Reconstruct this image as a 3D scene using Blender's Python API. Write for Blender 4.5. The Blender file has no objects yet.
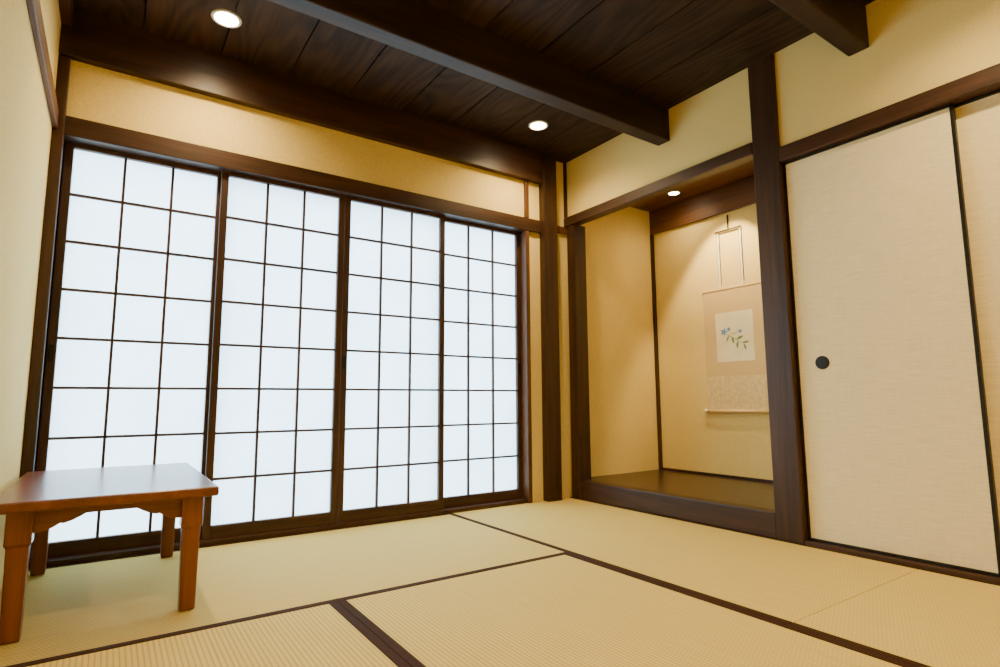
import bpy, bmesh, math, random
from mathutils import Vector, Matrix
random.seed(3)
S=bpy.context.scene
COL=S.collection

# ------------------------------------------------------------------ materials
def newmat(name):
    m=bpy.data.materials.new(name); m.use_nodes=True
    nt=m.node_tree; b=nt.nodes['Principled BSDF']
    return m,nt,b
def N(nt,t,**k):
    n=nt.nodes.new(t)
    for a,v in k.items(): setattr(n,a,v)
    return n
def L(nt,a,b): nt.links.new(a,b)
def coords(nt,scale=(1,1,1),rot=(0,0,0),src='Object'):
    tc=N(nt,'ShaderNodeTexCoord'); mp=N(nt,'ShaderNodeMapping')
    mp.inputs['Scale'].default_value=scale; mp.inputs['Rotation'].default_value=rot
    L(nt,tc.outputs[src],mp.inputs['Vector']); return mp.outputs['Vector']
def ramp(nt,fac,stops):
    r=N(nt,'ShaderNodeValToRGB'); e=r.color_ramp.elements
    while len(e)<len(stops): e.new(0.5)
    for i,(p,c) in enumerate(stops):
        e[i].position=p; e[i].color=(*c,1)
    L(nt,fac,r.inputs['Fac']); return r.outputs['Color']
def bump(nt,b,h,strength,dist):
    bp=N(nt,'ShaderNodeBump'); bp.inputs['Strength'].default_value=strength; bp.inputs['Distance'].default_value=dist
    L(nt,h,bp.inputs['Height']); L(nt,bp.outputs['Normal'],b.inputs['Normal'])

def wood(name,axis,dark,light,rough=0.4,coat=0.0,scale=1.0):
    m,nt,b=newmat(name)
    s=[14*scale]*3; s[axis]=0.9*scale
    v=coords(nt,tuple(s))
    n=N(nt,'ShaderNodeTexNoise'); n.inputs['Scale'].default_value=1.2; n.inputs['Detail'].default_value=6; n.inputs['Distortion'].default_value=0.8
    L(nt,v,n.inputs['Vector'])
    s2=[160*scale]*3; s2[axis]=5*scale
    v2=coords(nt,tuple(s2)); n2=N(nt,'ShaderNodeTexNoise'); n2.inputs['Scale'].default_value=1; n2.inputs['Detail'].default_value=3
    L(nt,v2,n2.inputs['Vector'])
    mx=N(nt,'ShaderNodeMath',operation='MULTIPLY_ADD'); mx.inputs[1].default_value=0.35; L(nt,n2.outputs['Fac'],mx.inputs[0])
    sc=N(nt,'ShaderNodeMath',operation='MULTIPLY'); sc.inputs[1].default_value=0.65; L(nt,n.outputs['Fac'],sc.inputs[0]); L(nt,sc.outputs[0],mx.inputs[2])
    c=ramp(nt,mx.outputs[0],[(0.32,dark),(0.68,light)])
    L(nt,c,b.inputs['Base Color']); b.inputs['Roughness'].default_value=rough
    b.inputs['Coat Weight'].default_value=coat; b.inputs['Coat Roughness'].default_value=0.25
    b.inputs['Specular IOR Level'].default_value=0.35
    bump(nt,b,mx.outputs[0],0.25,0.002)
    return m
DK=(0.014,0.0058,0.0023); LT=(0.072,0.029,0.0105)
W=[wood('dark_wood_%s'%'xyz'[a],a,DK,LT,0.45,0.0) for a in range(3)]
SH=[wood('shoji_wood_%s'%'xyz'[a],a,(0.022,0.009,0.004),(0.075,0.030,0.012),0.5) for a in range(3)]
BM=wood('beam_wood',0,(0.008,0.0038,0.0018),(0.038,0.017,0.008),0.6,0.0)
TB=[wood('table_wood_%s'%'xyz'[a],a,(0.085,0.021,0.006),(0.21,0.058,0.016),0.3,0.25) for a in range(3)]
TOKO=wood('alcove_floor_wood',1,(0.014,0.006,0.003),(0.050,0.021,0.009),0.32,0.1)
TRL=[wood('trim_wood_%s'%'xyz'[a],a,(0.05,0.019,0.007),(0.15,0.060,0.020),0.5) for a in range(3)]

def plaster():
    m,nt,b=newmat('sand_plaster')
    v=coords(nt)
    n=N(nt,'ShaderNodeTexNoise'); n.inputs['Scale'].default_value=260; n.inputs['Detail'].default_value=4; L(nt,v,n.inputs['Vector'])
    n2=N(nt,'ShaderNodeTexNoise'); n2.inputs['Scale'].default_value=2.5; n2.inputs['Detail'].default_value=3; L(nt,v,n2.inputs['Vector'])
    c1=ramp(nt,n.outputs['Fac'],[(0.3,(0.71,0.535,0.19)),(0.7,(0.88,0.70,0.29))])
    c2=ramp(nt,n2.outputs['Fac'],[(0.3,(0.95,0.95,0.94)),(0.7,(1,1,1))])
    mx=N(nt,'ShaderNodeMix',data_type='RGBA',blend_type='MULTIPLY'); mx.inputs['Factor'].default_value=1
    L(nt,c1,mx.inputs[6]); L(nt,c2,mx.inputs[7]); L(nt,mx.outputs[2],b.inputs['Base Color'])
    b.inputs['Roughness'].default_value=0.95; b.inputs['Specular IOR Level'].default_value=0.1
    bump(nt,b,n.outputs['Fac'],0.3,0.0015); return m
PL=plaster()

def tatami():
    m,nt,b=newmat('tatami_rush')
    v=coords(nt)
    sp=N(nt,'ShaderNodeSeparateXYZ'); L(nt,v,sp.inputs[0])
    def sine(inp,period,ph=0):
        a=N(nt,'ShaderNodeMath',operation='MULTIPLY_ADD'); a.inputs[1].default_value=2*math.pi/period; a.inputs[2].default_value=ph
        L(nt,inp,a.inputs[0]); s=N(nt,'ShaderNodeMath',operation='SINE'); L(nt,a.outputs[0],s.inputs[0]); return s.outputs[0]
    rib=sine(sp.outputs['Y'],0.024); st=sine(sp.outputs['X'],0.010)
    ab=N(nt,'ShaderNodeMath',operation='ABSOLUTE'); L(nt,rib,ab.inputs[0])
    mul=N(nt,'ShaderNodeMath',operation='MULTIPLY'); L(nt,rib,mul.inputs[0]); L(nt,st,mul.inputs[1])
    ad=N(nt,'ShaderNodeMath',operation='MULTIPLY_ADD'); L(nt,mul.outputs[0],ad.inputs[0]); ad.inputs[1].default_value=0.4; L(nt,ab.outputs[0],ad.inputs[2])
    c=ramp(nt,ad.outputs[0],[(0.0,(0.46,0.32,0.075)),(0.5,(0.63,0.465,0.125)),(1.0,(0.72,0.55,0.165))])
    vs=coords(nt,(3,90,1)); n=N(nt,'ShaderNodeTexNoise'); n.inputs['Scale'].default_value=1.5; n.inputs['Detail'].default_value=4; L(nt,vs,n.inputs['Vector'])
    c2=ramp(nt,n.outputs['Fac'],[(0.3,(0.90,0.88,0.84)),(0.7,(1,1,1))])
    mx=N(nt,'ShaderNodeMix',data_type='RGBA',blend_type='MULTIPLY'); mx.inputs['Factor'].default_value=1
    L(nt,c,mx.inputs[6]); L(nt,c2,mx.inputs[7]); L(nt,mx.outputs[2],b.inputs['Base Color'])
    b.inputs['Roughness'].default_value=0.75; b.inputs['Specular IOR Level'].default_value=0.08
    bump(nt,b,ad.outputs[0],0.3,0.001); return m
TA=tatami()
def simple(name,col,rough=0.6,metal=0,nscale=0,namp=0.15,bumpd=0.0):
    m,nt,b=newmat(name)
    v=coords(nt); n=N(nt,'ShaderNodeTexNoise'); n.inputs['Scale'].default_value=nscale or 60; n.inputs['Detail'].default_value=3; L(nt,v,n.inputs['Vector'])
    c=ramp(nt,n.outputs['Fac'],[(0.3,tuple(x*(1-namp) for x in col)),(0.7,tuple(min(1,x*(1+namp)) for x in col))])
    L(nt,c,b.inputs['Base Color']); b.inputs['Roughness'].default_value=rough; b.inputs['Metallic'].default_value=metal
    b.inputs['Specular IOR Level'].default_value=0.3
    if bumpd: bump(nt,b,n.outputs['Fac'],0.4,bumpd)
    return m
HERI=simple('tatami_border_cloth',(0.042,0.017,0.006),0.9,0,400,0.3,0.0005)
HERI.node_tree.nodes['Principled BSDF'].inputs['Specular IOR Level'].default_value=0.1
BLK=simple('black_lacquer',(0.010,0.008,0.007),0.4)
IRON=simple('dark_metal_pull',(0.02,0.017,0.016),0.4,0.5)
WHT=simple('white_enamel',(0.85,0.80,0.66),0.4)
SUB=simple('subfloor_board',(0.05,0.035,0.02),0.8)
GRND=simple('added_ground_blue',(0.18,0.30,0.38),0.9,0,30,0.2)  # blue tint chosen to cool the light on the lower shoji panes

def fusuma():
    m,nt,b=newmat('fusuma_cloth')
    v=coords(nt,(1,9,260)); n=N(nt,'ShaderNodeTexNoise'); n.inputs['Scale'].default_value=1.3; n.inputs['Detail'].default_value=4; L(nt,v,n.inputs['Vector'])
    v2=coords(nt,(1,400,12)); n2=N(nt,'ShaderNodeTexNoise'); n2.inputs['Scale'].default_value=1.0; L(nt,v2,n2.inputs['Vector'])
    a=N(nt,'ShaderNodeMath',operation='MULTIPLY_ADD'); a.inputs[1].default_value=0.3; L(nt,n2.outputs['Fac'],a.inputs[0])
    a2=N(nt,'ShaderNodeMath',operation='MULTIPLY'); a2.inputs[1].default_value=0.7; L(nt,n.outputs['Fac'],a2.inputs[0]); L(nt,a2.outputs[0],a.inputs[2])
    c=ramp(nt,a.outputs[0],[(0.3,(0.70,0.57,0.30)),(0.65,(0.86,0.745,0.45))])
    L(nt,c,b.inputs['Base Color']); b.inputs['Roughness'].default_value=0.8; b.inputs['Specular IOR Level'].default_value=0.2
    bump(nt,b,a.outputs[0],0.2,0.001); return m
FU=fusuma()
def paper():
    m,nt,b=newmat('shoji_paper')
    out=nt.nodes['Material Output']; nt.nodes.remove(b)
    v=coords(nt); n=N(nt,'ShaderNodeTexNoise'); n.inputs['Scale'].default_value=35; n.inputs['Detail'].default_value=6; L(nt,v,n.inputs['Vector'])
    n2=N(nt,'ShaderNodeTexNoise'); n2.inputs['Scale'].default_value=4; n2.inputs['Detail'].default_value=2; L(nt,v,n2.inputs['Vector'])
    c=ramp(nt,n.outputs['Fac'],[(0.3,(0.88,0.91,0.92)),(0.7,(0.93,0.95,0.96))])
    c2=ramp(nt,n2.outputs['Fac'],[(0.3,(0.90,0.93,0.95)),(0.7,(1,1,1))])
    mm=N(nt,'ShaderNodeMix',data_type='RGBA',blend_type='MULTIPLY'); mm.inputs['Factor'].default_value=1
    L(nt,c,mm.inputs[6]); L(nt,c2,mm.inputs[7])
    d=N(nt,'ShaderNodeBsdfDiffuse'); t=N(nt,'ShaderNodeBsdfTranslucent'); L(nt,mm.outputs[2],d.inputs[0]); L(nt,mm.outputs[2],t.inputs[0])
    mx=N(nt,'ShaderNodeMixShader'); mx.inputs[0].default_value=0.7
    L(nt,d.outputs[0],mx.inputs[1]); L(nt,t.outputs[0],mx.inputs[2]); L(nt,mx.outputs[0],out.inputs['Surface']); return m
PAP=paper()
def emis(name,col,s):
    m,nt,b=newmat(name); b.inputs['Base Color'].default_value=(*col,1); b.inputs['Emission Color'].default_value=(*col,1); b.inputs['Emission Strength'].default_value=s; return m
LENS=emis('lamp_lens',(1.0,0.82,0.50),45)
def ceilmat():
    m,nt,b=newmat('ceiling_boards')
    v=coords(nt)
    sp=N(nt,'ShaderNodeSeparateXYZ'); L(nt,v,sp.inputs[0])
    dv=N(nt,'ShaderNodeMath',operation='DIVIDE'); dv.inputs[1].default_value=0.3; L(nt,sp.outputs['X'],dv.inputs[0])
    fl=N(nt,'ShaderNodeMath',operation='FLOOR'); L(nt,dv.outputs[0],fl.inputs[0])
    wn=N(nt,'ShaderNodeTexWhiteNoise',noise_dimensions='1D'); L(nt,fl.outputs[0],wn.inputs['W'])
    of=N(nt,'ShaderNodeMath',operation='MULTIPLY'); of.inputs[1].default_value=30; L(nt,wn.outputs['Value'],of.inputs[0])
    vs=coords(nt,(4.5,0.8,1)); off=N(nt,'ShaderNodeVectorMath',operation='ADD'); L(nt,vs,off.inputs[0]); L(nt,of.outputs[0],off.inputs[1])
    nn=N(nt,'ShaderNodeTexNoise'); nn.inputs['Scale'].default_value=1.0; nn.inputs['Detail'].default_value=1.5; L(nt,off.outputs[0],nn.inputs['Vector'])
    ml=N(nt,'ShaderNodeMath',operation='MULTIPLY'); ml.inputs[1].default_value=80; L(nt,nn.outputs['Fac'],ml.inputs[0])
    sn=N(nt,'ShaderNodeMath',operation='SINE'); L(nt,ml.outputs[0],sn.inputs[0])
    s01=N(nt,'ShaderNodeMath',operation='MULTIPLY_ADD'); s01.inputs[1].default_value=0.5; s01.inputs[2].default_value=0.5; L(nt,sn.outputs[0],s01.inputs[0])
    vs2=coords(nt,(40,2.5,1)); n=N(nt,'ShaderNodeTexNoise'); n.inputs['Scale'].default_value=1.5; n.inputs['Detail'].default_value=6; L(nt,vs2,n.inputs['Vector'])
    a=N(nt,'ShaderNodeMath',operation='MULTIPLY_ADD'); a.inputs[1].default_value=0.28; L(nt,s01.outputs[0],a.inputs[0])
    a2=N(nt,'ShaderNodeMath',operation='MULTIPLY'); a2.inputs[1].default_value=0.72; L(nt,n.outputs['Fac'],a2.inputs[0]); L(nt,a2.outputs[0],a.inputs[2])
    c=ramp(nt,a.outputs[0],[(0.2,(0.012,0.006,0.003)),(0.78,(0.060,0.029,0.013))])
    c2=ramp(nt,wn.outputs['Value'],[(0,(0.6,0.6,0.6)),(1,(1.1,1.05,1.0))])
    mx=N(nt,'ShaderNodeMix',data_type='RGBA',blend_type='MULTIPLY'); mx.inputs['Factor'].default_value=1
    L(nt,c,mx.inputs[6]); L(nt,c2,mx.inputs[7]); L(nt,mx.outputs[2],b.inputs['Base Color'])
    b.inputs['Roughness'].default_value=0.6; b.inputs['Specular IOR Level'].default_value=0.2; bump(nt,b,a.outputs[0],0.2,0.0015); return m
CE=ceilmat()

# ------------------------------------------------------------------ geometry helpers
def addobj(name,me,mat,parent=None):
    o=bpy.data.objects.new(name,me); COL.objects.link(o)
    for mm in (mat if isinstance(mat,(list,tuple)) else [mat]): me.materials.append(mm)
    if parent: o.parent=parent
    return o
def bm_box(bm,x0,x1,y0,y1,z0,z1,mi=0):
    vs=[bm.verts.new((x,y,z)) for z in (z0,z1) for y in (y0,y1) for x in (x0,x1)]
    fs=[(0,2,3,1),(4,5,7,6),(0,1,5,4),(2,6,7,3),(0,4,6,2),(1,3,7,5)]
    for f in fs:
        fc=bm.faces.new([vs[i] for i in f]); fc.material_index=mi
def finish(name,bm,mat,bev=0,parent=None,center=True,seg=2):
    bmesh.ops.recalc_face_normals(bm,faces=bm.faces)
    loc=Vector((0,0,0))
    if center:
        cs=[v.co for v in bm.verts]
        loc=Vector([(min(c[i] for c in cs)+max(c[i] for c in cs))/2 for i in range(3)])
        for v in bm.verts: v.co-=loc
    me=bpy.data.meshes.new(name); bm.to_mesh(me); bm.free()
    o=addobj(name,me,mat,parent); o.location=loc
    if bev:
        md=o.modifiers.new('bevel','BEVEL'); md.width=bev; md.segments=seg; md.limit_method='ANGLE'
    return o
def box(name,x0,x1,y0,y1,z0,z1,mat,bev=0,parent=None):
    bm=bmesh.new(); bm_box(bm,min(x0,x1),max(x0,x1),min(y0,y1),max(y0,y1),min(z0,z1),max(z0,z1)); return finish(name,bm,mat,bev,parent)
def boxes(name,lst,mat,bev=0,parent=None):
    bm=bmesh.new()
    for b in lst: bm_box(bm,*b)
    return finish(name,bm,mat,bev,parent)
def cyl(name,c,r,h,axis,mat,parent=None,seg=40,r2=None,bev=0):
    bm=bmesh.new(); bmesh.ops.create_cone(bm,cap_ends=True,segments=seg,radius1=r,radius2=r if r2 is None else r2,depth=h)
    if axis==0: bmesh.ops.rotate(bm,verts=bm.verts,matrix=Matrix.Rotation(math.pi/2,3,'Y'))
    if axis==1: bmesh.ops.rotate(bm,verts=bm.verts,matrix=Matrix.Rotation(math.pi/2,3,'X'))
    bmesh.ops.translate(bm,verts=bm.verts,vec=c)
    o=finish(name,bm,mat,bev,parent)
    for p in o.data.polygons: p.use_smooth=len(p.vertices)==4
    return o
def ring(name,c,ri,ro,h,mat,parent=None,seg=48):
    bm=bmesh.new(); prof=[(ri,0),(ri,-h*0.5),(ri+(ro-ri)*0.3,-h),(ro-(ro-ri)*0.2,-h*0.8),(ro,0)]
    rows=[]
    for i in range(seg):
        a=2*math.pi*i/seg; rows.append([bm.verts.new((r*math.cos(a)+c[0],r*math.sin(a)+c[1],z+c[2])) for r,z in prof])
    for i in range(seg):
        A=rows[i];B=rows[(i+1)%seg]
        for j in range(len(prof)-1):
            f=bm.faces.new((A[j],B[j],B[j+1],A[j+1])); f.smooth=True
        bm.faces.new((A[-1],B[-1],B[0],A[0]))
    return finish(name,bm,mat,0,parent)
def empty(name,loc=(0,0,0)):
    e=bpy.data.objects.new(name,None); e.location=loc; e.empty_display_size=0.1; COL.objects.link(e); return e
def parent_keep(o,e):
    o.parent=e; o.location=o.location-e.location

# ------------------------------------------------------------------ dimensions
XL=-2.673; YF=-3.75; H=2.178; KB=1.655; KT=1.74
AX=0.845; AY=-1.336; PY0=-1.336; PY1=-1.458
T=0.12
box('floor',XL-T,AX+T,YF-T,0.12,-0.16,-0.05,SUB)
bm=bmesh.new()
x=-3.0
while x<0.1:
    bm_box(bm,max(x+0.0035,XL-T),min(x+0.2965,0.12),YF-T,T,H,H+0.03)
    x+=0.3
bm_box(bm,XL-T,T,YF-T,T,H+0.03,H+0.12)
me=bpy.data.meshes.new('ceiling'); bmesh.ops.recalc_face_normals(bm,faces=bm.faces); bm.to_mesh(me); bm.free()
addobj('ceiling',me,CE)
SX0=-2.635; SX1=-0.345
boxes('wall_back',[(XL,0.12,0,T,KT-0.01,H),(SX1,0.0,0,T,-0.05,KT-0.01),(XL,SX0,0,T,-0.05,KT-0.01),
                   (0.0,AX+T,0,T,-0.05,KT-0.01),(0.12,AX+T,0,T,KT-0.01,H)],PL)
box('wall_left',XL-T,XL,YF,T,-0.05,H,PL)
box('wall_front',XL,0.12,YF-T,YF,-0.05,H,PL)
boxes('wall_right',[(0,0.06,AY,0,1.79,H),(0,0.1,-2.72,AY,1.70,H),(0,0.1,YF,-2.72,-0.05,H)],PL)
box('wall_alcove_back',AX,AX+T,AY-0.1,0,-0.05,H,PL)
box('wall_alcove_side',0.1,AX,AY-0.1,AY,-0.05,H,PL)
box('ceiling_alcove',0.06,AX,AY,0,2.0,2.06,TRL[1])
box('trim_1',AX-0.02,AX,AY,0,1.82,2.0,TRL[1],0.003)
box('trim_2',AX-0.022,AX,-0.022,0,0.11,1.82,W[2],0.002)
box('wall_closet_back',0.1,0.12,YF,AY-0.1,-0.05,1.8,PL)

# tatami mats ------------------------------------------------
def mat_(cx,cy,lx,wy,rotz):
    e=empty('tatami_mat',(cx,cy,0))
    e.rotation_euler[2]=rotz
    hw=0.026
    g=0.0008
    bm=bmesh.new(); bm_box(bm,-lx/2+g,lx/2-g,-wy/2+hw,wy/2-hw,-0.05,0.0)
    finish('rush_surface',bm,TA,0.002,e,False)
    bm=bmesh.new()
    bm_box(bm,-lx/2+g,lx/2-g,-wy/2+g,-wy/2+hw,-0.05,0.0012); bm_box(bm,-lx/2+g,lx/2-g,wy/2-hw,wy/2-g,-0.05,0.0012)
    finish('border_cloth',bm,HERI,0.001,e,False)
X1=-0.885; X2=-1.815; Y1=-0.984; YM=-1.86
mat_((XL+X1)/2,(Y1)/2,X1-XL,-Y1,0)
mat_((X1)/2,YM/2,-YM,-X1,math.pi/2)
mat_((X1+X2)/2,Y1-0.93,1.86,X1-X2,math.pi/2)
mat_((XL+X2)/2,Y1-0.93,1.86,X2-XL,math.pi/2)
mat_((X1)/2,(YM+YF)/2,YM-YF,-X1,math.pi/2)
mat_((XL+X1)/2,(Y1-1.86+YF)/2,X1-XL,-(YF-(Y1-1.86)),0)

# back wall woodwork ---------------------------------------
box('trim_3',SX0-0.03,-0.228,-0.022,0.10,KB,KT-0.004,W[0],0.003)
box('trim_4',-0.122,0.0,-0.016,0,KB+0.03,KT-0.01,TRL[0],0.002)
box('trim_5',SX0,SX1,-0.005,0.10,0.0,0.022,SH[0],0.002)
box('trim_6',XL,SX0,-0.03,0.10,0.0,H-0.2,W[2],0.003)
box('trim_7',SX1-0.004,SX1+0.024,-0.018,0.10,0.0,KB,TRL[2],0.002)
box('trim_8',SX1-0.004,SX1+0.024,-0.018,0.0,KT,1.975,TRL[2],0.002)
box('corner_pillar',-0.228,-0.122,-0.055,0.0,0.0,H,W[2],0.004)
box('trim_9',-0.018,0.0,-0.018,0.0,1.80,H,W[2],0.002)
# ceiling beams
box('ceiling_beam',XL,-0.228,-0.04,0.0,1.98,H,W[0],0.004)
for (ya,yb) in ((-0.862,-0.78),(-1.845,-1.765),(-2.9,-2.82)):
    box('ceiling_beam',XL,0.0,ya,yb,1.995,H,BM,0.006)
box('trim_10',XL,XL+0.035,YF,-0.04,2.10,H,W[1],0.003)
box('trim_11',XL,XL+0.018,YF,-0.03,KT-0.07,KT,TRL[1],0.003)
box('trim_12',-0.03,0.0,YF,-2.72,0.0,0.02,W[1],0.002)

# shoji doors -----------------------------------------------
def shoji(x0,x1,y0,handle):
    e=empty('shoji_door',((x0+x1)/2,y0+0.015,0.022))
    z0=0.022; z1=KB-0.001; y1=y0+0.028; sw=0.03
    fr=[(x0,x0+sw,y0,y1,z0,z1),(x1-sw,x1,y0,y1,z0,z1),(x0+sw,x1-sw,y0,y1,z0,z0+0.055),(x0+sw,x1-sw,y0,y1,z1-0.02,z1)]
    f=boxes('frame',fr[:2],SH[2],0.002); parent_keep(f,e)
    f=boxes('rails',fr[2:],SH[0],0.002); parent_keep(f,e)
    ix0,ix1=x0+sw,x1-sw; iz0,iz1=z0+0.055,z1-0.02; kw=0.0054
    vb=[]; hb=[]
    for i in (1,2):
        xx=ix0+(ix1-ix0)*i/3; vb.append((xx-kw,xx+kw,y0+0.006,y0+0.019,iz0,iz1))
    for i in range(1,8):
        zz=iz0+(iz1-iz0)*i/8; hb.append((ix0,ix1,y0+0.005,y0+0.018,zz-kw,zz+kw))
    f=boxes('lattice_vertical',vb,SH[2]); parent_keep(f,e)
    f=boxes('lattice_horizontal',hb,SH[0]); parent_keep(f,e)
    bm=bmesh.new(); vs=[bm.verts.new(p) for p in ((ix0,y0+0.02,iz0),(ix1,y0+0.02,iz0),(ix1,y0+0.02,iz1),(ix0,y0+0.02,iz1))]; bm.faces.new(vs)
    f=finish('paper',bm,PAP); parent_keep(f,e)
    if handle:
        hx=x0+sw/2 if handle<0 else x1-sw/2
        f=boxes('finger_pull',[(hx-0.009,hx+0.009,y0-0.003,y0+0.002,0.76,0.83)],IRON,0.003); parent_keep(f,e)
shoji(-2.634,-2.045,0.042,-1)
shoji(-2.062,-1.488,0.008,0)
shoji(-1.486,-0.905,0.008,-1)
shoji(-0.925,-0.350,0.042,1)

# right wall woodwork --------------------------------------
box('alcove_pillar',-0.02,0.10,PY1,PY0,0.0,H,W[2],0.006)
box('trim_13',-0.012,0.09,-0.088,-0.018,0.0,1.735,W[2],0.004)
box('trim_14',-0.022,0.045,PY0,-0.0,1.735,1.795,W[1],0.004)
box('alcove_floor',0.06,AX,AY,0,0.0,0.11,TOKO,0.002)
box('trim_15',-0.012,0.06,PY0,-0.088,0.0,0.112,W[1],0.006)
box('trim_16',AX-0.012,AX,AY,-0.022,0.11,0.125,W[1],0.001)
box('trim_17',-0.018,0.10,-2.72,PY1,KB,1.722,W[1],0.003)
box('trim_18',-0.018,0.10,-2.72,PY1,0.0,0.018,W[1],0.002)
box('wall_post',-0.018,0.10,-2.83,-2.72,0.0,H,W[2],0.004)
def fus(y0,y1,x0,hy):
    e=empty('fusuma_door',(x0+0.01,(y0+y1)/2,0.018)); x1=x0+0.02; z0=0.018; z1=KB-0.001; b=0.012
    f=box('cloth_panel',x0+0.003,x1-0.003,y0+b,y1-b,z0+b,z1-b,FU); parent_keep(f,e)
    f=boxes('lacquer_frame',[(x0,x1,y0,y0+b,z0,z1),(x0,x1,y1-b,y1,z0,z1),(x0,x1,y0+b,y1-b,z0,z0+b),(x0,x1,y0+b,y1-b,z1-b,z1)],BLK,0.002); parent_keep(f,e)
    f=cyl('pull_ring',(x0+0.002,hy,0.75),0.028,0.006,0,IRON,bev=0.001); parent_keep(f,e)
    f=cyl('pull_cup',(x0-0.0015,hy,0.75),0.022,0.002,0,BLK); parent_keep(f,e)
fus(-2.085,PY1-0.001,0.008,-1.567)
fus(-2.718,-2.07,0.034,-2.62)

# downlights ------------------------------------------------
def downlight(x,y,z,power,r=0.052,ang=150,aim=None,blend=1.0,col=(1.0,0.735,0.38)):
    e=empty('recessed_downlight',(x,y,z))
    ring('trim_ring',(0,0,0),r*0.86,r*1.12,0.006,WHT,e)
    cyl('lens',(0,0,-0.002),r*0.87,0.003,2,LENS,e)
    ld=bpy.data.lights.new('lamp','SPOT'); ld.energy=power; ld.spot_size=math.radians(ang); ld.spot_blend=blend; ld.shadow_soft_size=0.04; ld.color=col
    lo=bpy.data.objects.new('lamp',ld); COL.objects.link(lo); lo.parent=e; lo.location=(0,0,-0.012)
    if aim:
        ld.shadow_soft_size=0.015
        lo.rotation_euler=(Vector(aim)-Vector((x,y,z))).to_track_quat('-Z','Y').to_euler()
for x in (-2.12,-0.48):
    downlight(x,-0.32,H,85,ang=150)
    downlight(x,-2.3,H,108,ang=140)
    downlight(x,-3.3,H,50,ang=140)
downlight(0.66,-0.36,2.0,13,0.038)
downlight(0.52,-0.66,2.0,85,0.03,72,(0.84,-0.64,1.1),0.4)

# hanging scroll -------------------------------------------
sc=empty('hanging_scroll',(AX,-0.64,0.9))
def sbox(n,y0,y1,z0,z1,mat,d=0.004,t=0.002,bev=0):
    o=box(n,AX-d-t,AX-d,y0,y1,z0,z1,mat,bev); parent_keep(o,sc); return o
BRO=simple('scroll_brocade',(0.68,0.49,0.22),0.7,0,120,0.06)
BRO2=simple('scroll_lower_brocade',(0.72,0.56,0.28),0.7,0,45,0.14)
def paint():
    m,nt,b=newmat('painting_silk'); v=coords(nt); n=N(nt,'ShaderNodeTexNoise'); n.inputs['Scale'].default_value=12; L(nt,v,n.inputs['Vector'])
    c=ramp(nt,n.outputs['Fac'],[(0.3,(0.80,0.70,0.44)),(0.7,(0.87,0.79,0.54))]); L(nt,c,b.inputs['Base Color']); b.inputs['Roughness'].default_value=0.7; return m
sbox('scroll_body',-0.86,-0.42,0.75,1.315,BRO)
sbox('lower_cloth',-0.86,-0.42,0.53,0.75,BRO2)
sbox('painting',-0.77,-0.507,0.84,1.16,paint(),0.006,0.001)
sbox('top_rod',-0.865,-0.415,1.310,1.320,BRO,0.003,0.006,0.002)
GRN=simple('painted_leaf',(0.16,0.26,0.09),0.8); BLU=simple('painted_petal',(0.12,0.28,0.55),0.8)
bm=bmesh.new()
def leaf(y,z,l,w,a):
    pts=[]
    for i in range(9):
        t=i/8; pts.append((t*l,w*math.sin(math.pi*t)))
    for i in range(7,0,-1):
        t=i/8; pts.append((t*l,-w*math.sin(math.pi*t)))
    bm.faces.new([bm.verts.new((0,-(p[0]*math.cos(a)-p[1]*math.sin(a))+y,p[0]*math.sin(a)+p[1]*math.cos(a)+z)) for p in pts])
for (y,z,l,w,a) in ((-0.565,1.03,0.17,0.0022,-0.55),(-0.60,1.01,0.08,0.002,0.25),(-0.62,1.0,0.05,0.008,-1.3),(-0.65,0.98,0.055,0.009,0.35),(-0.66,0.97,0.05,0.008,-1.7),(-0.69,0.955,0.05,0.007,0.1),(-0.60,1.01,0.045,0.006,-2.0),(-0.70,0.95,0.045,0.007,-1.2)): leaf(y,z,l,w,a)
for v in bm.verts: v.co.x=AX-0.0075
o=finish('painted_stem_leaves',bm,GRN); parent_keep(o,sc)
bm=bmesh.new()
for cy,cz,r in ((-0.565,1.035,0.026),(-0.60,1.05,0.016),(-0.68,1.03,0.016)):
    for k in range(5): leaf(cy,cz,r,r*0.25,k*2*math.pi/5+cy*20)
for v in bm.verts: v.co.x=AX-0.0078
o=finish('painted_flowers',bm,BLU); parent_keep(o,sc)
o=cyl('bottom_roller',(AX-0.014,-0.64,0.525),0.012,0.44,1,BRO); parent_keep(o,sc)
for y in (-0.868,-0.412):
    o=cyl('roller_knob',(AX-0.014,y,0.525),0.014,0.026,1,WHT); parent_keep(o,sc)
for y in (-0.555,-0.715):
    sbox('hanging_strip',y-0.006,y+0.006,1.322,1.69,WHT,0.004,0.002)
    sbox('strip_backing',y-0.010,y+0.010,1.35,1.69,W[2],0.002,0.002)
o=cyl('hanger_bar',(AX-0.012,-0.635,1.70),0.005,0.19,1,W[1]); parent_keep(o,sc)
sbox('hook',-0.638,-0.632,1.70,1.80,IRON,0.002,0.01)

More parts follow.
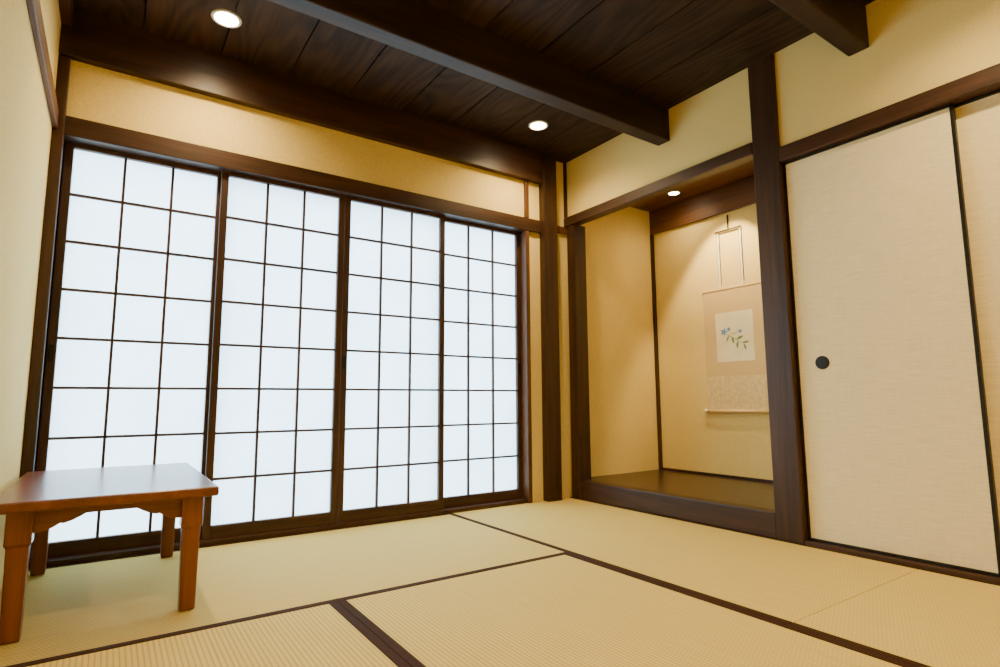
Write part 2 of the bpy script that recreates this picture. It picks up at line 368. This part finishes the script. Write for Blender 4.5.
# low table -------------------------------------------------
def table(x0,x1,y0,y1,h):
    e=empty('low_table',((x0+x1)/2,(y0+y1)/2,0))
    o=box('table_top',x0,x1,y0,y1,h-0.028,h,TB[1],0.007); o.modifiers['bevel'].segments=4; parent_keep(o,e)
    lw=0.046; ix=0.040; iy=0.045; zt=h-0.028
    bm=bmesh.new()
    for lx in (x0+ix,x1-ix-lw):
        for ly in (y0+iy,y1-iy-lw):
            cx,cy=lx+lw/2,ly+lw/2
            prof=[(0.002,0.020),(0.012,0.021),(0.16,0.0225),(0.235,0.0235),(0.24,0.028),(zt,0.028)]
            rows=[[bm.verts.new((cx+sx*w,cy+sy*w,z)) for sx,sy in ((-1,-1),(1,-1),(1,1),(-1,1))] for z,w in prof]
            bm.faces.new(rows[0][::-1]); bm.faces.new(rows[-1])
            for a,b in zip(rows,rows[1:]):
                for i in range(4): bm.faces.new((a[i],a[(i+1)%4],b[(i+1)%4],b[i]))
    o=finish('legs',bm,TB[2],0.003); parent_keep(o,e)
    def apron(p0,p1,axis,fixed,name):
        Lh=p1-p0
        low=zt-0.062; mid=zt-0.022; br=0.115
        q=[(0,low),(br*0.25,low+0.002),(br*0.42,low+0.012),(br*0.52,low+0.020),(br*0.58,low+0.018),(br*0.75,low+0.024),(br*0.9,low+0.033),(br,mid)]
        pts=[(0,zt)]+q+[(Lh-a,b) for a,b in q[::-1]]+[(Lh,zt)]
        bm=bmesh.new(); t=0.018
        A=[];B=[]
        for a,z in pts:
            if axis==0: A.append(bm.verts.new((p0+a,fixed-t/2,z))); B.append(bm.verts.new((p0+a,fixed+t/2,z)))
            else: A.append(bm.verts.new((fixed-t/2,p0+a,z))); B.append(bm.verts.new((fixed+t/2,p0+a,z)))
        bm.faces.new(A); bm.faces.new(B[::-1]); n=len(A)
        for i in range(n): bm.faces.new((A[i],B[i],B[(i+1)%n],A[(i+1)%n]))
        o=finish(name,bm,TB[axis],0.0015); parent_keep(o,e)
    cx=ix+lw/2; cy=iy+lw/2
    apron(x0+ix+lw,x1-ix-lw,0,y0+cy,'apron_front'); apron(x0+ix+lw,x1-ix-lw,0,y1-cy,'apron_back')
    apron(y0+iy+lw,y1-iy-lw,1,x0+cx,'apron_left'); apron(y0+iy+lw,y1-iy-lw,1,x1-cx,'apron_right')
table(-2.655,-2.136,-0.855,-0.03,0.354)

# exterior --------------------------------------------------
box('added_tint_ground',-8,6,0.13,9,-0.5,-0.4,GRND)  # unseen plane, added to grade the daylight down the shoji paper
w=bpy.data.worlds.new('sky'); S.world=w; w.use_nodes=True; nt=w.node_tree
bg=nt.nodes['Background']; tc=N(nt,'ShaderNodeTexCoord'); sp=N(nt,'ShaderNodeSeparateXYZ'); L(nt,tc.outputs['Generated'],sp.inputs[0])
c=ramp(nt,sp.outputs['Z'],[(0.0,(0.68,0.89,1.0)),(1.0,(0.57,0.83,1.0))]); L(nt,c,bg.inputs['Color']); bg.inputs['Strength'].default_value=13.5

# camera ----------------------------------------------------
cam=bpy.data.cameras.new('camera'); co=bpy.data.objects.new('camera',cam); COL.objects.link(co)
cam.sensor_width=36; cam.lens=36*565/1000; cam.clip_start=0.02
psi=math.radians(34.5); th=math.radians(6.8)
fw=Vector((math.sin(psi)*math.cos(th),math.cos(psi)*math.cos(th),math.sin(th)))
rot=fw.to_track_quat('-Z','Y').to_matrix() @ Matrix.Rotation(-0.006,3,'Z')
co.matrix_world=Matrix.Translation((-2.421,-2.742,0.6)) @ rot.to_4x4()
S.camera=co
